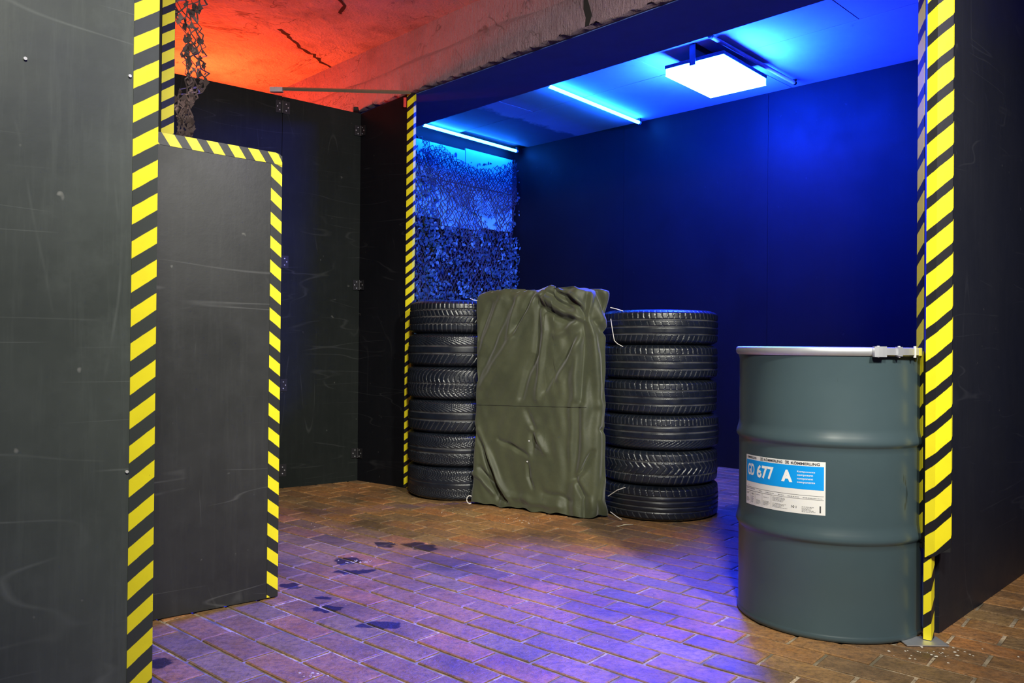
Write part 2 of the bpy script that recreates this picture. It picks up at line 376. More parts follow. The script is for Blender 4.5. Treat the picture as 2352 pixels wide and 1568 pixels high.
# rough crack and spalled joint lines in the outer ceiling (recess lips)
for pts, wd in (([(-1.465, 4.971), (-1.44, 5.10), (-1.423, 5.276), (-1.37, 5.40), (-1.337, 5.584), (-1.26, 5.72)], .014), ([(-1.15, 4.15), (-1.0, 4.42), (-.99, 4.62), (-1.06, 4.75)], .012), ([(-1.9, 4.45), (-1.6, 4.40), (-1.25, 4.20)], .006)):
    mb = MB(); P = []
    for a, b in zip(pts[:-1], pts[1:]):
        for k in range(5): P.append(Vector(a).lerp(Vector(b), k / 5) + Vector((random.uniform(-.012, .012), random.uniform(-.012, .012))))
    n = len(mb.v)
    for i, p in enumerate(P):
        wv = wd * random.uniform(.4, 1.2); d = (P[min(i + 1, len(P) - 1)] - P[max(i - 1, 0)]).normalized(); q = Vector((-d.y, d.x)) * wv
        mb.v += [(p.x + q.x, p.y + q.y, 2.8485), (p.x - q.x, p.y - q.y, 2.8485), (p.x, p.y, 2.8515)]
    for i in range(len(P) - 1):
        b = i * 3; mb.f += [(b, b + 3, b + 4, b + 1), (b + 1, b + 4, b + 5, b + 2), (b + 2, b + 5, b + 3, b)]
    mb.build('crack', M['crack'], ceil)
beam = empty('beam', (0, 0, 0)); beam['kind'] = 'structure'
def ragged_beam():
    """lower fascia with a ragged plaster lip, built as a subdivided skin in front of the core"""
    mb = MB(); N = 420; n0 = len(mb.v)
    zs = [0, .012, .03, .06, .10, .14, .18, .205]
    for i in range(N + 1):
        s = -4.5 + 9 * i / N; rag = .004 * math.sin(s * 23) + .006 * math.sin(s * 57 + 1) + random.uniform(0, .014)
        for j, z in enumerate(zs):
            off = -.024 + random.uniform(-.003, .003) + .004 * math.sin(s * 4)
            zz = 2.45 + z + (rag if j == 0 else 0)
            if j == len(zs) - 1: off = -.004; zz = 2.655 + .010 * math.sin(s * 3.1) + .008 * math.sin(s * 8.3 + 2)
            p = Q + DB * s + NB * off; mb.v.append((p.x, p.y, zz))
    K = len(zs)
    for i in range(N):
        for j in range(K - 1):
            a = i * K + j; mb.f.append((a, a + K, a + K + 1, a + 1))
    # underside lip back to the core
    n1 = len(mb.v)
    for i in range(N + 1):
        s = -4.5 + 9 * i / N; p = Q + DB * s; mb.v.append((p.x, p.y, 2.4515))
    for i in range(N): mb.f.append((i * K, n1 + i, n1 + i + 1, (i + 1) * K))
    return mb
mb = MB(); mb.prism([bp(-4.6, 0), bp(4.6, 0), bp(4.6, SW), bp(-4.6, SW)], 2.4505, 2.95); mb.build('beam_core', M['beam'], beam)
ragged_beam().build('plaster_face', M['beam'], beam, smooth=True)
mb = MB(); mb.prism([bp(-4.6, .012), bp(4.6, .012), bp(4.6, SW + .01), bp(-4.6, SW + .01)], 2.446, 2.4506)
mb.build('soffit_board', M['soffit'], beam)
# broken vertical gap in the plaster
mb = MB()
for (s, wv) in ((1.40, .018),):
    P = []
    for k in range(9):
        z = 2.46 + k * .045; p = Q + DB * (s + .012 * math.sin(k * 1.7)) + NB * (-.029); w2 = wv * (.7 + .5 * abs(math.sin(k * 2.1)))
        P.append((p, z, w2))
    for p, z, w2 in P:
        a = p - DB * w2; b = p + DB * w2; mb.v += [(a.x, a.y, z), (b.x, b.y, z)]
    for k in range(8): mb.f.append((2 * k, 2 * k + 1, 2 * k + 3, 2 * k + 2))
mb.build('crack', M['crack'], beam)
# bay ceiling boards
BCK0 = Vector((0, 7.38)); BCK1 = Vector((3.26, 4.28)); DBK = (BCK1 - BCK0).normalized()
bayceil = empty('ceiling_bay'); bayceil['kind'] = 'structure'
def in_bay(s, n): return Q + DB * s + NB * n
for row, (n0, n1) in enumerate(((SW - .02, SW + .94), (SW + .946, SW + 1.85))):
    for k in range(6):
        s0 = -1.6 + k * 1.25 + row * .45; s1 = s0 + 1.245
        P = [in_bay(s0, n0), in_bay(s1, n0), in_bay(s1, n1), in_bay(s0, n1)]
        if in_bay(s0, n0).x > 4.2: continue
        MB().prism([tuple(p) for p in P], 2.70 + .001 * (row ^ (k & 1)), 2.715).build('ceiling_board', M['bayceil'], bayceil)
MB().prism([tuple(in_bay(-2, SW - .05)), tuple(in_bay(6, SW - .05)), tuple(in_bay(6, SW + 2.2)), tuple(in_bay(-2, SW + 2.2))], 2.716, 2.78).build('slab', M['edge'], bayceil)

# ------------------------------------------------------------------ partitions
DA = bv(43.5)
# bay back wall
wb = empty('wall_rear'); wb['kind'] = 'structure'
L = (BCK1 - BCK0).length; s = 0
for k in range(3):
    e = min(L + .05, s + 1.25)
    MB_ = MB(); wallbox(MB_, BCK0 + DBK * (s + .001), BCK0 + DBK * (e - .001), .03, 1, 0, 2.70); MB_.build('panel', M['darkblue'], wb); s = e
# bay left wall
D0 = BCK0; D1 = BCK0 - DA * 1.62
wl = empty('wall_bay_left'); wl['kind'] = 'structure'
mb = MB(); wallbox(mb, D1, D0, .03, 1, 0, 2.70); mb.build('panel', M['darkblue'], wl)
nL = Vector((DA.y, -DA.x))         # pointing into the bay
def bayL(s, off, z): p = BCK0 - DA * s + nL * off; return (p.x, p.y, z)
for (s0, s1, z0, z1) in ((.03, .42, 1.93, 2.275), (.43, .90, 1.90, 2.275), (.91, 1.25, 1.95, 2.275), (.03, .62, 2.285, 2.60), (.63, 1.25, 2.285, 2.58)):
    mb = MB(); a = BCK0 - DA * s1 + nL * .002; b = BCK0 - DA * s0 + nL * .002
    wallbox(mb, a, b, .012, -1, z0, z1); mb.build('pale_board', M['pale_board'], wl)
mb = MB(); wallbox(mb, (-1.03, 5.24), D1, .03, 1, 0, 2.45); mb.build('panel', M['edge'], wl)  # unseen panel added to stop red and blue light leaking past the corner
# dark corner partition
CN = Vector((-.997, 5.172)); PF = Vector((-.655, 4.925))
wc = empty('wall_corner_right'); wc['kind'] = 'structure'
mb = MB(); wallbox(mb, CN, PF, .03, 1, 0, 2.385, 2.44); mb.build('panel', M['corner'], wc)
wd = empty('wall_corner_left'); wd['kind'] = 'structure'
dd = Vector((-.80, -.60)); p1 = CN + dd * .523; p2 = CN + dd * 1.78; p3 = CN + dd * 3.0
for a, b, za, zb in ((CN, p1, 2.385, 2.395), (p1 + dd * .003, p2, 2.397, 2.41), (p2 + dd * .003, p3, 2.41, 2.41)):
    mb = MB(); wallbox(mb, a, b, .03, -1, 0, za, zb); mb.build('panel', M['dark'], wd)
def hinge(par, p, d1, d2, z, h=.065, wl_=.045):
    """flush hinge: two leaves, a knuckle and bright screw heads"""
    p = Vector(p)
    mb = MB()
    for d, nn in ((d1, Vector((d1.y, -d1.x))), (d2, Vector((-d2.y, d2.x)))):
        if nn.dot(-p) < 0: nn = -nn
        a = p + d * .004 + nn * .0005; b = p + d * wl_ + nn * .0005
        mb.prism([tuple(a), tuple(b), tuple(b + nn * .003), tuple(a + nn * .003)], z - h / 2, z + h / 2)
    o = mb.build('hinge', M['black_metal'], par)
    sm = MB()
    for d in (d1, d2):
        nn = Vector((d.y, -d.x));
        if nn.dot(-p) < 0: nn = -nn
        for dz in (-.02, .0, .02):
            c = p + d * (wl_ * (.45 + .3 * (dz == 0))) + nn * .0035
            sm.tube([(c.x, c.y, z + dz), (c.x + nn.x * .0025, c.y + nn.y * .0025, z + dz)], .0036, 8)
    sm.build('screw_heads', M['steel'], o)
    k = p + Vector((-p.x, -p.y)).normalized() * .008
    kn = MB().tube([(k.x, k.y, z - h / 2), (k.x, k.y, z + h / 2)], .005, 8); kn.build('hinge_pin', M['black_metal'], o)
cd_ = (PF - CN).normalized()
for z in (2.27, 1.268, .18): hinge(wc, CN + Vector((0, -.004)), cd_, dd, z)
for z in (2.33, 1.385, .63, .11): hinge(wd, p1, dd, -dd, z, .075)
# right partition
wr = empty('wall_right'); wr['kind'] = 'structure'
RD = bv(46.0); RP = Vector((1.272, 2.415))
for s0, s1 in ((.085, 1.25), (1.252, 2.70)):
    mb = MB(); wallbox(mb, RP + RD * s0, RP + RD * s1, .02, 1, 0, 2.445); mb.build('panel', M['right'], wr)

def sweep_tape(name, mat, parent, plan, z0, z1, ztop, P, k, duty, sref=0, off=0, z0b=None, z1b=None):
    """thin sheet following a plan polyline; stripe edges fall where z - k*(s-sref) = ztop + n*P"""
    me = bpy.data.meshes.new(name); s = 0; S = [0]
    for a, b in zip(plan[:-1], plan[1:]): s += (Vector(b) - Vector(a)).length; S.append(s)
    v = []; nz = 24
    for i, p in enumerate(plan):
        zz0 = z0 if not isinstance(z0, (list, tuple)) else z0[i]; zz1 = z1 if not isinstance(z1, (list, tuple)) else z1[i]
        for j in range(nz + 1):
            z = zz0 + (zz1 - zz0) * j / nz
            v.append((p[0], p[1], z))
    f = []; uv = []
    for i in range(len(plan) - 1):
        for j in range(nz):
            q = (i * (nz + 1) + j, (i + 1) * (nz + 1) + j, (i + 1) * (nz + 1) + j + 1, i * (nz + 1) + j + 1); f.append(q)
            for t_ in q:
                ii = t_ // (nz + 1); uv.append(((v[t_][2] - k * (S[ii] - sref) - ztop) / P, duty))
    me.from_pydata(v, [], f); l = me.uv_layers.new(name='UVMap')
    l.data.foreach_set('uv', [c for q in uv for c in q]); me.materials.append(mat)
    o = bpy.data.objects.new(name, me); link(o, parent)
    sd = o.modifiers.new('thickness', 'SOLIDIFY'); sd.thickness = .0012; sd.offset = 0
    return o

# front left partition (nearest)
wf = empty('wall_left'); wf['kind'] = 'structure'
E0 = Vector((-.7395, 1.65)); mb = MB(); wallbox(mb, E0, E0 - DA * 1.5, .02, -1, 0, 2.84); mb.build('panel', M['panel'], wf)
nF = Vector((DA.y, -DA.x)); a = E0 - DA * .0505 + nF * .0012; b = E0 + nF * .0012
sweep_tape('hazard_tape', M['hazard_grey'], wf, [tuple(a), tuple(b)], .0, 2.84, .363, .0691, .72, .53, sref=.0505)
mb = MB()
for (s, z) in ((.245, 1.405), (.058, 1.42), (.055, .62)):
    c = E0 - DA * s + nF * .001; mb.tube([(c.x, c.y, z), (c.x + nF.x * .003, c.y + nF.y * .003, z)], .0032, 8)
mb.build('screw_heads', M['screw'], wf)

# low wing screen
wing = empty('partition_screen', (-1.134, 2.517, 0)); tag(wing, 'chest-high charcoal partition screen edged with yellow hazard stripes beside the tall left wall', 'partition screen')
def loc(o_parent, pts): c = o_parent.location; return [(p[0] - c.x, p[1] - c.y) + tuple(p[2:]) for p in pts]
G0 = Vector((-1.134, 2.517)); G1 = Vector((-.808, 2.772)); gd_ = (G1 - G0).normalized(); gn = Vector((gd_.y, -gd_.x))
G0x = G0 - gd_ * .30; mb = MB()
# rounded top right corner
prof = [(0, 0), ((G1 - G0x).length, 0)]; Lw = (G1 - G0x).length
outline = [(0, .004), (Lw, .004), (Lw, 1.527)] + [(Lw - .018 + .018 * math.cos(t_), 1.527 + .018 * math.sin(t_)) for t_ in (PI / 6, PI / 3, PI / 2)] + [(0, 1.556)]
for sgn in (0, 1):
    for (s, z) in outline:
        p = G0x + gd_ * s - gn * (.018 * sgn) - G0; mb.v.append((p.x, p.y, z))
K = len(outline); mb.f.append(tuple(range(K))); mb.f.append(tuple(reversed(range(K, 2 * K))))
for i in range(K): j = (i + 1) % K; mb.f.append((i, i + K, j + K, j))
mb.build('board', M['panel2'], wing)
a = G1 - gd_ * .039 + gn * .0012 - G0; b = G1 + gn * .0012 - G0
sweep_tape('hazard_tape', M['hazard_charcoal'], wing, [tuple(a), tuple(b)], .006, 1.505, .481, .0826, -.81, .53, sref=.039)
# top tape: built as stripes along the top edge (phase runs along the length)
me = bpy.data.meshes.new('hazard_tape'); v = []; f = []; uv = []; NS = 30
for i in range(NS + 1):
    s = Lw * i / NS; zt = 1.556 - .011 * (i / NS)
    if s > Lw - .012: zt = 1.5365
    for z in (zt - .040, zt - .001):
        p = G0x + gd_ * s + gn * .0013 - G0; v.append((p.x, p.y, z))
for i in range(NS):
    q = (2 * i, 2 * i + 2, 2 * i + 3, 2 * i + 1); f.append(q)
    for t_ in q:
        s = Lw * (t_ // 2) / NS; up = t_ % 2; uv.append(((s - .300 - .012 + .026 * (up - 1) + (.026)) / .0690 + .0, .56))
me.from_pydata(v, [], f); l = me.uv_layers.new(name='UVMap'); l.data.foreach_set('uv', [c for q in uv for c in q]); me.materials.append(M['hazard_charcoal'])
o = bpy.data.objects.new('hazard_tape', me); link(o, wing); sd = o.modifiers.new('t', 'SOLIDIFY'); sd.thickness = .001; sd.offset = 0

# tall partition behind the screen, only its taped edge shows
S1 = Vector((-1.262, 2.95)); S1r = S1
wt = empty('wall_left_inner'); wt['kind'] = 'structure'
mb = MB(); wallbox(mb, S1, S1 - DA * 1.0, .03, -1, 0, 2.445); mb.build('panel', M['edge'], wt)
a = S1 - DA * .0485 + nF * .0015; b = S1 - DA * .002 + nF * .0015
sweep_tape('hazard_tape', M['hazard'], wt, [tuple(a), tuple(b)], 0, 2.44, 1.772, .0695, .72, .62, sref=.0485)

# left post at the bay opening
lp = empty('hazard_post', (-.65, 4.95, 0)); tag(lp, 'slim post in yellow and black hazard tape standing behind the left tyre stack', 'post')
c = Vector((-.65, 4.92)); cdx = Vector((.81, -.586)); e0 = Vector((-.662, 4.90)); e1 = Vector((-.621, 4.885)); e2 = Vector((-.611, 4.905))
mb = MB(); mb.prism([tuple(e0 - c), tuple(e1 - c), tuple(e2 - c), tuple(Vector((-.612, 4.945)) - c), tuple(Vector((-.66, 4.945)) - c)], 0, 2.445); mb.build('timber', M['edge'], lp)
sweep_tape('hazard_tape', M['hazard'], lp, [tuple(e0 + Vector((-.001, -.002)) - c), tuple(e1 + Vector((0, -.002)) - c), tuple(e2 + Vector((.002, 0)) - c)], .002, 2.44, 1.364, .0687, .7, .62)
MB().box(-.035, -.030, 2.355, -.018, -.022, 2.415).build('red_tag', M['redtag'], lp)
# brace batten across the corner
tb = MB().tube([(-1.45, 4.80, 2.425), (-.64, 4.90, 2.440)], .011, 4).build('timber_batten', M['timber']); tag(tb, 'thin wooden batten bridging the top of the dark corner walls', 'batten')
MB().box(-1.475, 4.79, 2.404, -1.40, 4.815, 2.432).build('end_block', M['plastic_white'], tb)

# right post: guard profile over a slim batten
rp = empty('hazard_post', (1.255, 2.41, 0)); tag(rp, 'thick post wrapped in yellow and black hazard tape beside the steel drum', 'post')
c = Vector((1.255, 2.41))
PL = [Vector((1.262, 2.478)), Vector((1.263, 2.440)), Vector((1.252, 2.405)), Vector((1.2715, 2.386)), Vector((1.3215, 2.392)), Vector((1.328, 2.400))]
back = [Vector((1.345, 2.440)), Vector((1.30, 2.50))]
zb = .268
mb = MB(); mb.prism([tuple(p - c) for p in PL + back], [zb + .005] * 8, 2.445); mb.build('edge_guard', M['edge'], rp)
def offp(ps, d=.0014):
    o_ = []
    for i, p in enumerate(ps):
        t_ = (ps[min(i + 1, len(ps) - 1)] - ps[max(i - 1, 0)]).normalized(); n_ = Vector((t_.y, -t_.x)); o_.append(tuple(p + n_ * d - c))
    return o_
sweep_tape('hazard_tape', M['hazard'], rp, offp(PL[2:6]), [.255, .262, .290, .30], 2.44, 1.796, .0985, .80, .67)
sweep_tape('hazard_tape', M['hazard'], rp, offp(PL[0:2]), .29, 2.44, 1.83, .0985, .85, .65)
B = [Vector((1.252, 2.412)), Vector((1.268, 2.400)), Vector((1.290, 2.425))]
mb = MB(); mb.prism([tuple(p - c) for p in B + [Vector((1.272, 2.445))]], .004, .30); mb.build('batten', M['edge'], rp)
sweep_tape('hazard_tape', M['hazard'], rp, offp(B), .006, .268, .236, .0985, .9, .60)
MB().box(-.075, -.045, .001, .05, .03, .004).build('foot_plate', M['steel'], rp)

# ------------------------------------------------------------------ blue floodlight and tubes
lamp = empty('floodlight', (1.266, 4.968, 2.70), rad(90 - 42.5)); tag(lamp, 'large square floodlight glaring blue-white under the bay ceiling', 'floodlight')
MB().box(-.283, -.195, -.150, .283, .195, -.147).build('glass', M['lamp'], lamp)
MB().box(-.281, -.193, -.1469, .281, .193, -.106).build('glow_rim', M['rim'], lamp)  # glowing band added round the glass to brighten the ceiling boards and upper wall
MB().box(-.286, -.198, -.1058, .286, .198, -.085).build('housing', M['edge'], lamp)
mb = MB()
for x in (-.2, -.1, 0, .1, .2): mb.box(x - .004, -.16, -.085, x + .004, .16, -.055)
mb.build('cooling_fins', M['edge'], lamp)
mb = MB(); mb.box(-.30, -.02, -.13, -.294, .02, 0); mb.box(.294, -.02, -.13, .30, .02, 0); mb.box(-.30, -.02, -.006, .30, .02, 0); mb.build('bracket', M['black_metal'], lamp)
def tube_light(a, b, z, mat, label):
    a = Vector(a); b = Vector(b); c = (a + b) / 2; o = empty('fluorescent_tube', (c.x, c.y, z)); tag(o, label, 'tube light')
    d = (b - a).normalized(); Lh = (b - a).length / 2
    e = lambda s, dz=0: (d.x * s, d.y * s, dz)
    MB().tube([e(-Lh + .02), e(Lh - .02)], .0125, 12).build('tube', mat, o, smooth=True)
    for s in (-1, 1):
        MB().tube([e(s * (Lh - .021)), e(s * Lh)], .0135, 10).build('end_cap', M['plastic_white'] if mat is M['tube'] else M['edge'], o)
        q = [e(s * (Lh - .01), .0)]; n_ = Vector((-d.y, d.x)) * .011
        P = [Vector(q[0][:2]) + d * .008 + n_, Vector(q[0][:2]) - d * .008 + n_, Vector(q[0][:2]) - d * .008 - n_, Vector(q[0][:2]) + d * .008 - n_]
        MB().prism([tuple(p) for p in P], .012, 2.699 - z).build('holder', M['edge'], o)
tube_light((-.750, 6.41), (.035, 7.275), 2.665, M['tube'], 'glowing blue fluorescent tube above the camouflage net')
tube_light((.219, 5.42), (1.004, 6.32), 2.665, M['tube'], 'glowing blue fluorescent tube between the net wall and the floodlight')
tube_light((1.121, 4.563), (1.90, 5.37), 2.675, M['dead_tube'], 'unlit fluorescent tube on the ceiling just right of the floodlight')

# ------------------------------------------------------------------ camouflage nets
def net(name, parent, mapf, W_, H_, cell, r, mat, jit=.3, keep=1.0):
    nx = int(W_ / cell); ny = int(H_ / (cell * .8)); P = {}
    for i in range(nx + 1):
        for j in range(ny + 1):
            x = (i + .5 * (j % 2)) * cell + random.uniform(-jit, jit) * cell; y = j * cell * .8 + random.uniform(-jit, jit) * cell
            P[i, j] = mapf(max(0, x), y)
    mb = MB()
    def seg(a, b):
        if random.random() > keep: return
        a = Vector(a); b = Vector(b); t_ = (b - a)
        if t_.length < 1e-5: return
        t_.normalize(); u = t_.cross(Vector((.3, .7, .2))).normalized(); v_ = t_.cross(u); n = len(mb.v)
        rr = r * random.uniform(.6, 1.8)
        for q in (a, b):
            for k in range(3): an = k * 2.094; mb.v.append(tuple(q + u * rr * math.cos(an) + v_ * rr * math.sin(an)))
        for k in range(3): mb.f.append((n + k, n + (k + 1) % 3, n + 3 + (k + 1) % 3, n + 3 + k))
    for (i, j), p in P.items():
        for q in ((i - 1 + (j % 2), j + 1), (i + (j % 2), j + 1)):
            if q in P: seg(p, P[q])
    return mb.build(name, mat, parent)
cn = empty('camouflage_net', (BCK0.x, BCK0.y, 0)); tag(cn, 'camouflage net with ragged scrim hanging on the bay side wall under the blue tube', 'camouflage net')
def nmap(x, y):           # x along the wall from the far corner, y downwards from the top line
    s = .045 + x; sag = .20 * math.sin(min(1, s / 1.15) * PI) * math.exp(-y * 1.3)
    z = 2.62 - y - sag * .9 ; off = .045 + .022 * math.sin(s * 9 + y * 3) + .018 * math.sin(y * 7 + s * 4)
    p = -DA * s + nL * off; return (p.x, p.y, z)
net('mesh', cn, nmap, 1.22, 2.15, .036, .0030, M['net'], .33)
def nmap2(x, y):
    s = .045 + x * (1 - .25 * math.exp(-y * 3)); z = 2.60 - y * .55 - .32 * (1 - s / 1.25) * math.sin(min(1, s / 1.2) * PI) ; off = .075 + .02 * math.sin(s * 14)
    p = -DA * s + nL * off; return (p.x, p.y, z)
net('mesh', cn, nmap2, 1.2, .70, .030, .0018, M['net'], .4)
# scrim leaves: dense towards the bottom, clustered
mb = MB()
def cl(x, y): return .5 + .5 * math.sin(x * 9 + 1.3 * math.sin(y * 6)) * math.cos(y * 8 + 2 * math.sin(x * 5))
for k in range(9000):
    s = random.uniform(.0, 1.22); z = random.uniform(.35, 2.5); dens = (1 if z < 1.88 else .10) * (.25 + .75 * cl(s, z))
    if z > 1.88 and 1.0 < s: dens = .5
    if random.random() > dens: continue
    off = .05 + random.uniform(0, .05); p = -DA * s + nL * off; sz = random.uniform(.006, .021)
    an = random.uniform(0, PI); ca, sa = math.cos(an), math.sin(an); tl = random.uniform(-.6, .6)
    n = len(mb.v)
    for (u, v_) in ((-1, -.4), (.1, -.55), (1, -.1), (.5, .6), (-.5, .5)):
        U = (u * ca - v_ * sa) * sz; V_ = (u * sa + v_ * ca) * sz
        q = p + DA * U + nL * (tl * U + .3 * V_); mb.v.append((q.x, q.y, z + V_))
    mb.f.append((n, n + 1, n + 2, n + 3, n + 4))
o = mb.build('scrim_leaves', M['leaf'], cn); o['kind'] = 'stuff'
# small brown net behind the inner left partition
bn = empty('camouflage_net', (-1.25, 3.02, 0)); tag(bn, 'brown frayed camouflage net hanging above the low screen against the red ceiling', 'camouflage net')
def bmap(x, y):
    z = 2.44 - y; off = .02 * math.sin(y * 16) + .012 * math.sin(y * 37); s = -.03 + x * (1 + .25 * math.sin(y * 5)) + off
    p = DA * s + Vector((0, .02 + .015 * math.sin(y * 21 + x * 30))); return (p.x, p.y, z)
net('mesh', bn, bmap, .085, 1.25, .022, .0022, M['netbrown'], .4)
mb = MB()
for k in range(420):
    y = random.uniform(.25, 1.2); x = random.uniform(0, .075); q0 = Vector(bmap(x, y)); n = len(mb.v); sz = random.uniform(.005, .013)
    if y < .62 and random.random() < .55: continue
    for t_ in range(4):
        an = t_ * PI / 2 + random.uniform(-.5, .5); mb.v.append(tuple(q0 + Vector((math.cos(an) * sz, random.uniform(-.012, .006), math.sin(an) * sz * 1.5))))
    mb.f.append((n, n + 1, n + 2, n + 3))
o = mb.build('scrim_leaves', M['netbrown'], bn); o['kind'] = 'stuff'

# ------------------------------------------------------------------ tyres
def lines(x, centers, wd): return np.max([np.exp(-((x - c_) / wd) ** 4) for c_ in centers], axis=0)
def sipes(v, s, pitch, slope, wd, s0, s1, curve=0, ph=0):
    a = (v + slope * s + curve * s * s * 12 + ph) / pitch; d = np.abs(a - np.round(a)) * pitch
    return np.exp(-(d / wd) ** 4) * (s > s0) * (s < s1)
def zig(v, amp, pitch): return amp * (2 * np.abs(2 * ((v / pitch) % 1) - 1) - 1)
def tread(kind, v, s):
    g = np.zeros_like(v); A = lambda *a: np.maximum.reduce([g] + list(a))
    if kind == 'ribs':        # summer tyre, straight ribs and short shoulder cuts
        return A(lines(s, (-.036, 0, .036), .0035), sipes(v, s, .030, .15, .0017, .042, .09) * .8, sipes(v, s, .030, -.35, .0017, -.09, -.042) * .8, sipes(v, s, .034, .4, .001, .006, .030) * .35)
    if kind == 'ribs2':
        return A(lines(s, (-.030, .004, .034), .003), sipes(v, s, .024, .1, .0015, .040, .09) * .8, sipes(v, s, .026, -.5, .0015, -.09, -.036, 1) * .8)
    if kind == 'ribs4':
        return A(lines(s, (-.040, -.015, .012, .036), .0028), sipes(v, s, .033, .25, .0016, .042, .09) * .8, sipes(v, s, .036, .6, .0018, -.09, -.045) * .8)
    if kind == 'twin':
        return A(lines(s, (-.018, .022), .004), sipes(v, s, .031, .4, .002, .028, .09, 2) * .9, sipes(v, s, .033, -.7, .002, -.09, -.024) * .7)
    if kind == 'curved':
        return A(lines(s, (-.014, .012), .004), sipes(v, s, .034, .2, .0026, .016, .09, 4), sipes(v, s, .032, -.1, .0026, -.09, -.018, -5))
    if kind == 'curved2':
        return A(sipes(v, s, .033, .15, .0024, .020, .09, 4), sipes(v, s, .030, -.25, .0026, -.09, -.018, -5), lines(s, (.004,), .002) * .4)
    if kind == 'vee':
        z_ = np.abs(s); return A(sipes(v, z_, .028, .95, .0022, .004, .09, -1.4), lines(s + zig(v, .0022, .028), (0,), .003) * .9, sipes(v, s, .028, 2.0, .0014, -.055, -.02) * .8, sipes(v, s, .028, -2.0, .0014, -.06, -.015) * .7)
    if kind == 'blocks':
        zz = s + zig(v, .0018, .03); return A(lines(zz, (-.038, .001, .038), .0032), sipes(v, s, .027, .0, .0018, .04, .09), sipes(v, s, .027, .5, .0015, .002, .036) * .9, sipes(v, s, .027, -.6, .0015, -.036, 0.0) * .6, sipes(v, s, .029, 0, .0018, -.09, -.04))
    if kind == 'chevron':
        return A(lines(s, (-.032, .034), .003) * .9, sipes(v, np.abs(s - .005), .034, .9, .0024, 0, .04), sipes(v, s, .034, .45, .002, .036, .09), sipes(v, s, .034, -.35, .002, -.09, -.034))
    return g
NU = 600
def tyre(stack, idx, x, y, z, R, Wt, kind, label, group, tilt=(0, 0)):
    root = empty('car_tyre', (x, y, z), random.uniform(0, 6.28)); tag(root, label, 'tyre', group)
    root.rotation_euler = (tilt[0], tilt[1], root.rotation_euler.z)
    hw = Wt / 2
    # tread skin
    tt = np.linspace(-1, 1, 58)
    sacross = tt * hw * .98
    zz = hw * np.sign(tt) * (np.abs(tt) ** .98) * .955
    rr = R - .005 * np.abs(tt) ** 2 - .023 * np.clip((np.abs(tt) - .78) / .22, 0, 1) ** 2.0
    th = np.linspace(0, 2 * PI, NU, endpoint=False)
    TH, S = np.meshgrid(th, sacross, indexing='ij'); V = TH * round(2 * PI * R / .001) * .001 / (2 * PI)
    g = np.clip(tread(kind, V, S * (.088 / hw)), 0, 1) * np.clip((1 - np.abs(tt)[None, :]) / .06, 0, 1)
    RR = rr[None, :] - .0065 * g
    X = RR * np.cos(TH); Y = RR * np.sin(TH); Z = np.broadcast_to(zz[None, :], X.shape) + hw
    v = np.stack([X, Y, Z], -1).reshape(-1, 3); nv = tt.size
    i, j = np.meshgrid(np.arange(NU), np.arange(nv - 1), indexing='ij'); i2 = (i + 1) % NU
    f = np.stack([i * nv + j, i2 * nv + j, i2 * nv + j + 1, i * nv + j + 1], -1).reshape(-1, 4)
    me = bpy.data.meshes.new('tread'); me.vertices.add(len(v)); me.vertices.foreach_set('co', v.ravel().astype(np.float32))
    me.loops.add(f.size); me.loops.foreach_set('vertex_index', f.ravel().astype(np.int32)); me.polygons.add(len(f)); me.polygons.foreach_set('loop_start', np.arange(0, f.size, 4, dtype=np.int32))
    me.update(calc_edges=True); me.validate()
    at = me.attributes.new('groove', 'FLOAT', 'POINT'); at.data.foreach_set('value', g.ravel().astype(np.float32))
    me.polygons.foreach_set('use_smooth', [True] * len(me.polygons)); me.materials.append(M['rubber'])
    o = bpy.data.objects.new('tread', me); link(o, root)
    # sidewalls
    re_ = float(rr[0])
    for sg in (-1, 1):
        pr = [(re_, sg * hw * .955), (re_ - .010, sg * hw * .99), (re_ - .028, sg * hw * 1.0), (re_ - .034, sg * (hw * 1.0 - .0015)), (re_ - .037, sg * hw * .998), (re_ - .060, sg * hw * .97), (.235, sg * hw * .90), (.210, sg * hw * .80), (.196, sg * hw * .74), (.190, sg * hw * .68), (.197, sg * hw * .62), (.225, sg * hw * .72), (.270, sg * hw * .80), (.292, sg * hw * .55), (.297, 0)]
        pr = [(r_, z_ + hw) for r_, z_ in pr]
        if sg > 0: pr = pr[::-1]
        sw = MB().lathe(pr, 96).build('sidewall', M['rubber'], root, smooth=True)
    return root
LX, LY = -.316, 4.792; RX, RY = .795, 4.30
lk = [('curved2', 'bottom tyre of the left stack, resting on the bricks, curved shoulder grooves'), ('curved', 'second tyre from the bottom of the left stack, twin centre grooves and curved cuts'),
      ('twin', 'third tyre from the bottom of the left stack, worn smooth ribs'), ('vee', 'winter tyre with V-shaped lamella tread in the left stack'),
      ('twin', 'second tyre from the top of the left stack, two straight centre grooves'), ('blocks', 'top tyre of the left stack with small square tread blocks')]
z = 0.0005
for i, (k, lab) in enumerate(lk):
    tyre('l', i, LX + (.010, .006, .004, -.002, .004, .008)[i], LY + random.uniform(-.004, .004), z, (.312, .310, .308, .309, .309, .306)[i], .1895, k, lab, 'tyres in the left stack'); z += .1900
rk = [('ribs4', 'bottom tyre of the right stack with four thin straight grooves'), ('chevron', 'balding tyre with chevron tread, second from the bottom of the right stack'),
      ('ribs2', 'third tyre from the bottom of the right stack with fine shoulder cuts'), ('ribs', 'third tyre from the top of the right stack with three straight grooves'),
      ('ribs', 'second tyre from the top of the right stack with three bright straight grooves'), ('ribs', 'top tyre of the right stack, blue-rimmed against the dark wall')]
z = 0.0005
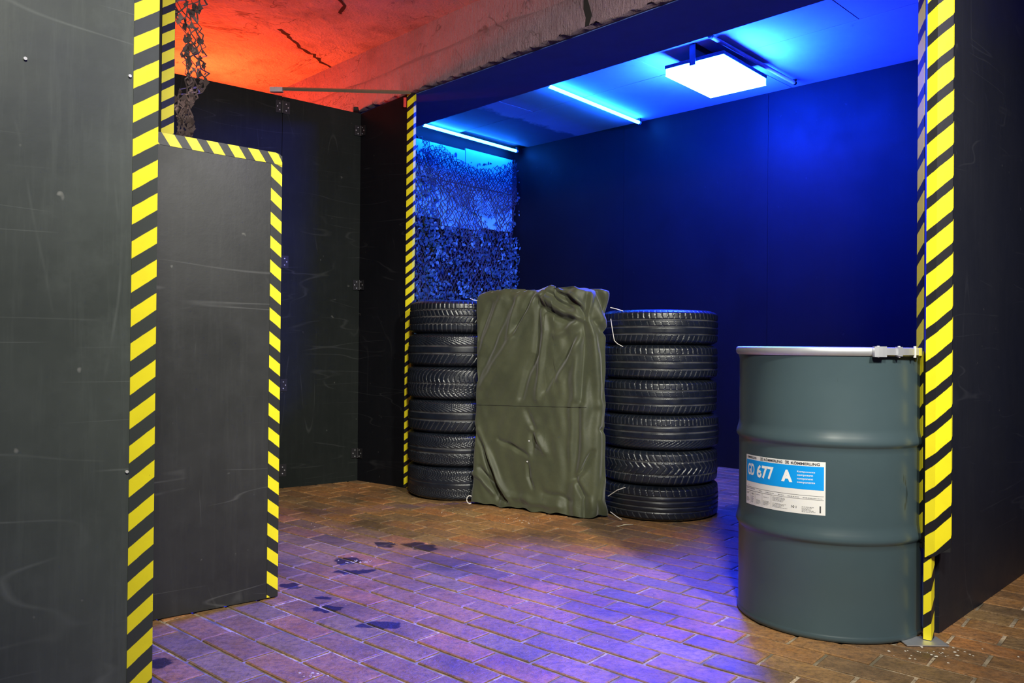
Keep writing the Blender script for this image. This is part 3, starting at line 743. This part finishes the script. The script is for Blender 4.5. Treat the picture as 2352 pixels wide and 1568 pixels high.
for i, (k, lab) in enumerate(rk):
    tyre('r', i, RX + (.004, .002, .003, -.002, .0, .0)[i], RY + random.uniform(-.004, .004), z, (.312, .308, .312, .307, .309, .308)[i], .1785, k, lab, 'tyres in the right stack'); z += .1790

# ------------------------------------------------------------------ tarpaulin over the upright crate
tp = empty('tarpaulin', (.1, 4.3, 0)); tag(tp, 'olive canvas tarpaulin draped over an upright crate between the two tyre stacks', 'tarpaulin')
TO = Vector((.1, 4.3))
A_ = Vector((-.205, 4.445)); B_ = Vector((.362, 4.075)); C_ = Vector((.492, 4.125)); D_ = Vector((.445, 4.215)); E_ = Vector((-.095, 4.525))
def rounded(poly, rs, n=8):
    out = []
    for i, p in enumerate(poly):
        a = (poly[i - 1] - p).normalized(); b = (poly[(i + 1) % len(poly)] - p).normalized(); r_ = rs[i]
        p0 = p + a * r_; p1 = p + b * r_
        for k in range(n + 1):
            u = k / n; out.append(p0 * (1 - u) ** 2 + p * 2 * u * (1 - u) + p1 * u * u)
    return out
loop = rounded([A_, B_, C_, D_, E_], [.018, .035, .018, .03, .03])
start = min(range(len(loop)), key=lambda i: (loop[i] - A_).length)
loop = loop[start:] + loop[:start]
cum = [0]
for i in range(len(loop)): cum.append(cum[-1] + (loop[(i + 1) % len(loop)] - loop[i]).length)
def along(s):
    s = s % cum[-1]
    for i in range(len(loop)):
        if s <= cum[i + 1] + 1e-9:
            u = (s - cum[i]) / max(1e-9, cum[i + 1] - cum[i]); return loop[i] * (1 - u) + loop[(i + 1) % len(loop)] * u
    return loop[0]
Lf = (B_ - A_).length; Ls = (C_ - B_).length
Sf = np.concatenate([np.linspace(0, Lf + Ls, 330, endpoint=False), np.linspace(Lf + Ls, cum[-1], 60, endpoint=False)])
Z1 = 1.176; ZV = np.linspace(0, 1, 260)
base = np.array([along(s) for s in Sf]); nx_ = np.roll(base, -1, 0) - np.roll(base, 1, 0)
nrm = np.stack([nx_[:, 1], -nx_[:, 0]], 1); nrm /= np.linalg.norm(nrm, axis=1)[:, None]
# smooth the normals a little
for _ in range(6): nrm = (np.roll(nrm, 1, 0) + nrm * 2 + np.roll(nrm, -1, 0)); nrm /= np.linalg.norm(nrm, axis=1)[:, None]
def px2s(x): return (x - 1097) / 243 * Lf if x < 1340 else Lf + (x - 1340) / 62 * Ls
def px2z(y): return (1183 - y) / (1183 - 665) * 1.176
def zt(p): return (px2s(1080 + p[0] / 5.6), px2z(650 + p[1] / 5.6))
def zb_(p): return (px2s(1060 + p[0] / 5.057), px2z(920 + p[1] / 5.057))
folds = []   # (points, width, amplitude)
def F(conv, pts, wd_, amp): folds.append(([conv(p) for p in pts], wd_, amp))
F(zt, [(830, 100), (740, 330), (630, 520), (600, 640)], .013, -.013); F(zt, [(890, 110), (700, 480), (480, 900), (180, 1380)], .016, .012)
F(zt, [(560, 200), (430, 520), (300, 850), (110, 1250)], .016, -.012); F(zt, [(420, 200), (300, 560), (160, 900)], .014, .009)
F(zt, [(300, 240), (200, 500), (140, 700)], .012, -.009); F(zt, [(640, 150), (560, 500), (520, 700)], .012, .008); F(zt, [(905, 160), (905, 600), (880, 900), (780, 1150), (700, 1500)], .014, -.014)
F(zt, [(960, 330), (1000, 650), (950, 1000), (900, 1500)], .014, .010); F(zt, [(930, 140), (1050, 260), (1250, 380), (1440, 450)], .016, .016)
F(zt, [(900, 160), (1000, 370), (1200, 470), (1400, 510)], .012, -.013); F(zt, [(1100, 100), (1250, 190), (1400, 320), (1470, 430)], .012, -.016)
F(zt, [(1130, 70), (1300, 170), (1440, 300)], .012, .012); F(zt, [(960, 130), (1150, 250), (1400, 420)], .010, -.012)
F(zt, [(1500, 120), (1480, 300), (1470, 440)], .010, -.008); F(zt, [(1560, 100), (1520, 300), (1490, 430)], .010, .008)
F(zt, [(1440, 520), (1300, 800), (1150, 1100), (1000, 1400)], .015, -.012); F(zt, [(1400, 500), (1220, 640), (1100, 700)], .014, .008); F(zt, [(1500, 640), (1330, 900), (1180, 1250)], .015, .009)
F(zt, [(1470, 440), (1490, 700), (1460, 1000), (1420, 1500)], .017, -.026); F(zt, [(1490, 450), (1570, 700), (1610, 950), (1640, 1300), (1650, 1560)], .017, .026)
F(zt, [(1640, 80), (1720, 250), (1800, 470)], .011, -.018); F(zt, [(1600, 480), (1700, 590), (1830, 640)], .012, -.012); F(zt, [(1620, 300), (1690, 450), (1640, 600)], .02, .012)
F(zb_, [(1350, 60), (1345, 400), (1330, 700), (1320, 900)], .017, -.024); F(zb_, [(1610, 60), (1580, 350), (1570, 700), (1555, 1000), (1530, 1300)], .02, .022)
F(zb_, [(1520, 580), (1420, 780), (1340, 900)], .010, -.014); F(zb_, [(1340, 920), (1450, 1100), (1430, 1350)], .010, -.012)
F(zb_, [(180, 410), (290, 640), (380, 900), (480, 1240)], .013, -.020); F(zb_, [(200, 430), (360, 760), (470, 1000), (620, 1260)], .014, .018); F(zb_, [(250, 900), (400, 1080), (540, 1240)], .010, -.012)
F(zb_, [(150, 940), (300, 1040), (420, 1200)], .010, .010); F(zb_, [(400, 900), (470, 1080), (590, 1270)], .008, -.016)
F(zb_, [(470, 530), (660, 600), (810, 690)], .009, -.009); F(zb_, [(850, 330), (930, 450), (1010, 630)], .013, .011); F(zb_, [(800, 160), (880, 360), (870, 620)], .014, -.009)
F(zb_, [(820, 780), (830, 950), (880, 1050)], .010, -.008); F(zb_, [(600, 1200), (900, 1220), (1200, 1260)], .014, .010); F(zb_, [(1000, 1110), (1300, 1170)], .012, -.007)
F(zb_, [(1480, 1120), (1540, 1250), (1520, 1360)], .012, .014); F(zb_, [(1600, 330), (1700, 350)], .010, -.012); F(zb_, [(1650, 930), (1620, 1150), (1700, 1350)], .013, .014)
SS, ZZ = np.meshgrid(Sf, ZV * Z1, indexing='ij'); disp = np.zeros_like(SS)
for pts, wd_, amp in folds:
    dmin = np.full(SS.shape, 1e9); tl = 0; tot = sum(math.dist(a, b) for a, b in zip(pts[:-1], pts[1:])); par = np.zeros_like(SS)
    for a, b in zip(pts[:-1], pts[1:]):
        ab = np.array(b) - np.array(a); l2 = ab @ ab; t_ = np.clip(((SS - a[0]) * ab[0] + (ZZ - a[1]) * ab[1]) / l2, 0, 1)
        d_ = np.hypot(SS - a[0] - t_ * ab[0], ZZ - a[1] - t_ * ab[1]); upd = d_ < dmin; dmin = np.where(upd, d_, dmin); par = np.where(upd, (tl + t_ * math.sqrt(l2)) / tot, par); tl += math.sqrt(l2)
    wd_ = wd_ * 1.3; disp += 2.2 * amp * np.exp(-(dmin / wd_) ** 2) * (.45 + .55 * np.sin(np.clip(par, 0, 1) * PI))
disp += .0016 * np.sin(SS * 70 + 9 * np.sin(ZZ * 5)) + .0014 * np.sin(ZZ * 31 + SS * 43 + 4 * np.sin(SS * 12)) + .003 * np.sin(SS * 17 + ZZ * 6)
# hem flares a little on the floor, top edge is tucked in
disp += .010 * np.exp(-((SS - (Lf - .045)) / .022) ** 2) - .012 * np.exp(-((SS - (Lf - .10)) / .025) ** 2) + .010 * np.exp(-ZZ / .10) * (1 + .8 * np.sin(SS * 38)) - .012 * np.exp(-(Z1 - ZZ) / .012)
disp[:, :] += .016 * np.exp(-((SS) / .05) ** 2) * np.exp(-ZZ / .22)
disp += .022 * np.exp(-((SS - (Lf + Ls)) / .05) ** 2) * np.exp(-(Z1 - ZZ) / .07)
topz = 1.176 + .008 * np.sin(Sf * 14) + .005 * np.sin(Sf * 41 + 1); topz += np.where((Sf > .45) & (Sf < .50), .014, 0) - .02 * np.exp(-(Sf / .04) ** 2)
botz = .003 + .004 * (1 + np.sin(Sf * 26)) + .004 * (1 + np.sin(Sf * 61))
front = (SS < Lf + Ls + .02)
disp = .036 * np.tanh(disp / .036); disp = np.where(front, disp, np.clip(disp, -.02, .004 + .02 * (ZZ > 1.09)))
Pxy = base[:, None, :] + nrm[:, None, :] * disp[:, :, None]
Zg = botz[:, None] + (topz - botz)[:, None] * ZV[None, :]
V = np.concatenate([Pxy - np.array([TO.x, TO.y]), Zg[:, :, None]], -1)
ns, nz = SS.shape; vlist = V.reshape(-1, 3)
i, j = np.meshgrid(np.arange(ns), np.arange(nz - 1), indexing='ij'); i2 = (i + 1) % ns
f = [tuple(int(q) for q in r_) for r_ in np.stack([i * nz + j, i2 * nz + j, i2 * nz + j + 1, i * nz + j + 1], -1).reshape(-1, 4)]
vl = [tuple(map(float, q)) for q in vlist]
# top cap: rings shrinking to the middle
cen = V[:, -1, :].mean(0); prev = [k * nz + nz - 1 for k in range(ns)]
for q in (.93, .75, .4):
    cur = []
    for k in range(ns):
        p = cen + (V[k, -1, :] - cen) * q; cur.append(len(vl)); vl.append((float(p[0]), float(p[1]), float(p[2] + (.006 if q < .95 else .004) + .003 * math.sin(k * .3))))
    for k in range(ns): k2 = (k + 1) % ns; f.append((prev[k], prev[k2], cur[k2], cur[k]))
    prev = cur
f.append(tuple(prev))
mb = MB(); mb.v = vl; mb.f = f; mb.build('canvas_sheet', M['canvas'], tp, smooth=True)
def tarp_pt(s, z, off=.0015):
    k = int(np.argmin(np.abs(Sf - s))); kk = int(np.argmin(np.abs(Zg[k] - z))); p = V[k, kk] + np.append(nrm[k] * off, 0); return (float(p[0]), float(p[1]), float(z))
pts = [tarp_pt(s, px2z(940) + .018 * (s / Lf) ** 1.0, .0012) for s in np.linspace(.002, Lf * 1.02, 120)]
MB().tube(pts, .0016, 4).build('seam', M['seam'], tp)
for (x, y) in ((1225, 1017), (1221, 1066)):
    p = Vector(tarp_pt(px2s(x), px2z(y), .003)); n_ = Vector((-.55, -.83, 0))
    MB().tube([p, p + n_ * .002], .0045, 8).build('eyelet', M['plastic_white'], tp)
def cord(pts, r=.0022):
    MB().tube([tuple(Vector(p) - Vector((TO.x, TO.y, 0))) for p in pts], r, 6).build('tie_cord', M['cord'], tp)
def pd(x, y, Y):
    d = FW + RT * ((x - 1176) / 1827) - UP * ((y - 784) / 1827); k = Y / d.y; return (d.x * k, Y, H + d.z * k)
cord([pd(1402, 706, 4.10), pd(1415, 709, 4.09), pd(1431, 714, 4.10)]); cord([pd(1403, 732, 4.10), pd(1407, 760, 4.085), pd(1411, 782, 4.075), pd(1418, 789, 4.06), pd(1431, 796, 4.04)], .0018)
cord([pd(1397, 1139, 4.10), pd(1418, 1125, 4.03), pd(1436, 1119, 3.995)]); cord([pd(1402, 1175, 4.06), pd(1418, 1187, 4.03), pd(1428, 1193, 4.015)])
cord([pd(1079 + 7 * math.cos(a), 1147 + 9 * math.sin(a), 4.38) for a in np.linspace(-1.0, -5.2, 12)], .0026); cord([pd(1080, 685, 4.40), pd(1088, 689, 4.41), pd(1096, 690, 4.43)])

# ------------------------------------------------------------------ steel drum
DC = Vector((1.062, 2.664)); RB = .2872
dr = empty('steel_drum', (DC.x, DC.y, 0)); tag(dr, 'slate grey open-top steel drum with a blue and white product label', 'drum')
prof = [(.0, .012), (.27, .012), (.276, .002), (.284, .0), (.290, .003), (.2915, .012), (.289, .018), (RB, .022)]
def hoop(zc): return [(RB, zc - .030), (RB + .0005, zc - .014), (RB + .003, zc - .010), (RB + .0078, zc - .004), (RB + .0092, zc + .002), (RB + .0085, zc + .009), (RB + .0055, zc + .020), (RB + .002, zc + .033), (RB, zc + .046)]
prof += [(RB, .15)] + hoop(.303) + [(RB, .45)] + hoop(.594) + [(RB, .75), (RB, .845), (RB + .003, .856), (RB + .004, .866)]
shade(MB().lathe(prof, 180).build('drum_body', M['drum'], dr, smooth=True), 60)
shade(MB().lathe([(RB + .003, .872), (RB - .004, .880), (RB - .012, .874), (RB - .018, .858), (.2, .856), (.001, .857)], 120).build('lid', M['drum'], dr, smooth=True), 50)
shade(MB().lathe([(RB - .006, .884), (RB + .004, .8865), (RB + .0105, .884), (RB + .0125, .876), (RB + .0115, .866), (RB + .006, .860), (RB, .861), (RB - .003, .866)], 180).build('clamp_ring', M['steel'], dr, smooth=True), 40)
ring = dr.children[-1]
def cp(phi, r, z): a = rad(phi); return (r * math.sin(a), -r * math.cos(a), z)
def arcbox(mb, p0, p1, r0, r1, z0, z1, n=8):
    b = len(mb.v)
    for k in range(n + 1):
        ph = p0 + (p1 - p0) * k / n
        mb.v += [cp(ph, r0, z0), cp(ph, r1, z0), cp(ph, r1, z1), cp(ph, r0, z1)]
    for k in range(n):
        for e in range(4): a = b + 4 * k + e; c2 = b + 4 * k + (e + 1) % 4; mb.f.append((a, a + 4, c2 + 4, c2))
    mb.f += [(b, b + 1, b + 2, b + 3), (b + 4 * n + 3, b + 4 * n + 2, b + 4 * n + 1, b + 4 * n)]
    return mb
arcbox(MB(), 8, 35, RB + .013, RB + .021, .864, .884).build('latch_lever', M['steel'], dr)
arcbox(MB(), 2, 9, RB + .012, RB + .025, .858, .889, 3).build('latch_bracket', M['steel'], dr); arcbox(MB(), 16, 19, RB + .012, RB + .026, .860, .888, 2).build('latch_bracket', M['steel'], dr)
for ph in (4.5, 17.5, 30): MB().tube([cp(ph, RB + .019, .856), cp(ph, RB + .019, .891)], .004, 8).build('latch_bolt', M['screw'], dr)
arcbox(MB(), 33.5, 36, RB + .012, RB + .0225, .862, .886, 2).build('latch_tag', plain('yellow_tag', (.55, .5, .05), .5), dr)
# product label, wrapped round the shell
PH0, PH1 = -82.2, -23.2
def lab(p, q, lift): ph = PH0 + (PH1 - PH0) * p; z = (.5325 + .006 * p) - q * .1605; return cp(ph, RB + lift, z)
def patch(mb, p0, q0, p1, q1, lift, n=None):
    n = n or max(1, int(abs(p1 - p0) * 40)); b = len(mb.v)
    for k in range(n + 1):
        p = p0 + (p1 - p0) * k / n; mb.v += [lab(p, q0, lift), lab(p, q1, lift)]
    for k in range(n): a = b + 2 * k; mb.f.append((a, a + 1, a + 3, a + 2))
    return mb
mb = MB(); patch(mb, 0, 0, 1, 1, .0006); lb = mb.build('product_label', M['label_white'], dr)
sd = lb.modifiers.new('t', 'SOLIDIFY'); sd.thickness = .0004; sd.offset = -1
patch(MB(), .012, .092, .985, .535, .0009).build('blue_band', M['label_blue'], lb)
def text_tris(body, bold=0.0):
    cu = bpy.data.curves.new('txt', 'FONT'); cu.body = body; cu.size = 1; cu.offset = bold; cu.resolution_u = 3
    ob = bpy.data.objects.new('txt', cu); COL.objects.link(ob); dg = bpy.context.evaluated_depsgraph_get(); dg.update()
    me = bpy.data.meshes.new_from_object(ob.evaluated_get(dg)); v = [tuple(q.co) for q in me.vertices]; f = [tuple(p.vertices) for p in me.polygons]
    bpy.data.objects.remove(ob); bpy.data.curves.remove(cu); bpy.data.meshes.remove(me)
    return v, f
def put(mb, body, p0, q0, p1, q1, lift, bold=0.0):       # q0 top, q1 baseline
    v, f = text_tris(body, bold)
    if not v: return
    xs = [a[0] for a in v]; ys = [a[1] for a in v]; x0, x1, y0, y1 = min(xs), max(xs), min(ys), max(ys); n = len(mb.v)
    for a in v: mb.v.append(lab(p0 + (a[0] - x0) / (x1 - x0) * (p1 - p0), q1 + (a[1] - y0) / (y1 - y0) * (q0 - q1), lift))
    mb.f += [tuple(n + q for q in t_) for t_ in f]
mb = MB()
put(mb, 'GD', .045, .165, .172, .405, .0013, .03); put(mb, '677', .215, .165, .455, .425, .0013, .03); put(mb, 'A', .548, .19, .672, .42, .0013, .06)
for k, tx in enumerate(('Komponente', 'composant', 'component', 'componente')): put(mb, tx, .72, .185 + k * .068, .90 - (.02 if k in (1, 2) else 0), .228 + k * .068, .0013, .01)
mb.build('lettering', M['white_ink'], lb)['kind'] = 'stuff'
mb = MB()
for p in (-.02, .345, .665):
    if p > 0:
        w_ = .004
        for (a, b_, c_, d_) in ((p - .075, .015, p - .032, .024), (p - .075, .068, p - .032, .076), (p - .075, .015, p - .071, .076), (p - .036, .015, p - .032, .076), (p - .06, .03, p - .042, .055)): patch(mb, a, b_, c_, d_, .0010, 1)
put(mb, 'ÖMMERLING', .030, .012, .205, .068, .0010, .03); put(mb, 'KÖMMERLING', .325, .012, .56, .072, .0010, .03); put(mb, 'KÖMMERLING', .655, .012, .945, .075, .0010, .03)
patch(mb, .012, .645, .985, .650, .0010); patch(mb, .012, .715, .985, .720, .0010)
for p in (.10, .185, .30, .425): patch(mb, p - .0012, .72, p + .0012, .97, .0010, 1)
patch(mb, .945, .83, .958, .96, .0010, 1); patch(mb, .06, .60, .068, .615, .001, 1)
put(mb, '190 l', .118, .755, .170, .790, .001, .01); put(mb, '10 l', .66, .86, .715, .905, .001, .01)
mb.build('lettering', M['ink'], lb)['kind'] = 'stuff'
mb = MB(); rr_ = random.Random(3)
def words_row(p0, p1, q, h):
    p = p0
    while p < p1 - .004:
        w_ = rr_.uniform(.006, .022); w_ = min(w_, p1 - p); patch(mb, p, q, p + w_, q + h, .0010, 1); p += w_ + rr_.uniform(.003, .006)
words_row(.02, .18, .665, .016); words_row(.25, .30, .675, .014); words_row(.35, .46, .678, .014); words_row(.51, .58, .68, .014); words_row(.62, .74, .682, .014); words_row(.78, .97, .684, .014)
for (p0, p1, q0, q1) in ((.018, .09, .75, .78), (.018, .085, .86, .95), (.115, .17, .82, .95), (.20, .285, .76, .78), (.205, .28, .87, .94), (.32, .40, .78, .80), (.315, .415, .86, .95), (.445, .64, .745, .835), (.445, .62, .865, .95), (.77, .92, .86, .955)):
    q = q0
    while q < q1: words_row(p0, p0 + (p1 - p0) * rr_.uniform(.6, 1), q, .011); q += .023
mb.build('small_print', M['grey_ink'], lb)['kind'] = 'stuff'
mb = MB(); mb.v += [lab(.285, .305, .0016), lab(.292, .325, .0016), lab(.280, .335, .0016), lab(.275, .318, .0016)]; mb.f.append((0, 1, 2, 3)); mb.build('tear', M['ink'], lb)

# ------------------------------------------------------------------ litter
lf = MB(); P = [(0, 0), (.022, .008), (.045, .018), (.075, .040), (.080, .046), (.060, .034), (.030, .024), (.008, .012), (-.012, .004)]
lf.v = [(x, y, .002 + .006 * math.sin(x * 40) ** 2) for x, y in P]; lf.f = [tuple(range(len(P)))]
o = lf.build('dry_leaf', M['leafdry']); o.location = (.53, 3.905, 0); sd = o.modifiers.new('t', 'SOLIDIFY'); sd.thickness = .001
tag(o, 'pale dry leaf lying on the bricks in front of the right tyre stack', 'leaf')
mb = MB()
def crumb(x, y, s):
    n = len(mb.v); k = 6; h = s * .35
    for a in range(k): an = a * PI / 3 + random.uniform(-.3, .3); mb.v.append((x + s * math.cos(an) * random.uniform(.5, 1), y + s * math.sin(an) * random.uniform(.5, 1), .0))
    mb.v.append((x, y, h)); mb.f += [(n + a, n + (a + 1) % k, n + k) for a in range(k)]
for (cx, cy, n_, sp_, s) in ((-.635, 3.245, 16, .04, .007), (-.60, 3.235, 10, .03, .008), (-.35, 4.19, 26, .06, .005), (.07, 4.03, 36, .06, .005), (1.24, 4.15, 20, .04, .006), (1.20, 2.31, 22, .06, .006), (1.33, 2.33, 12, .07, .008), (-.545, 2.12, 10, .022, .009), (-.72, 3.9, 20, .2, .005), (.0, 2.8, 20, .7, .003), (.4, 2.5, 16, .3, .004), (-.3, 4.3, 30, .5, .003)):
    for _ in range(n_): crumb(cx + random.gauss(0, sp_), cy + random.gauss(0, sp_ * .5), s * random.uniform(.4, 1))
o = mb.build('plaster_crumbs', M['bone']); o['kind'] = 'stuff'; tag(o, 'white plaster crumbs scattered over the brick floor', 'debris')
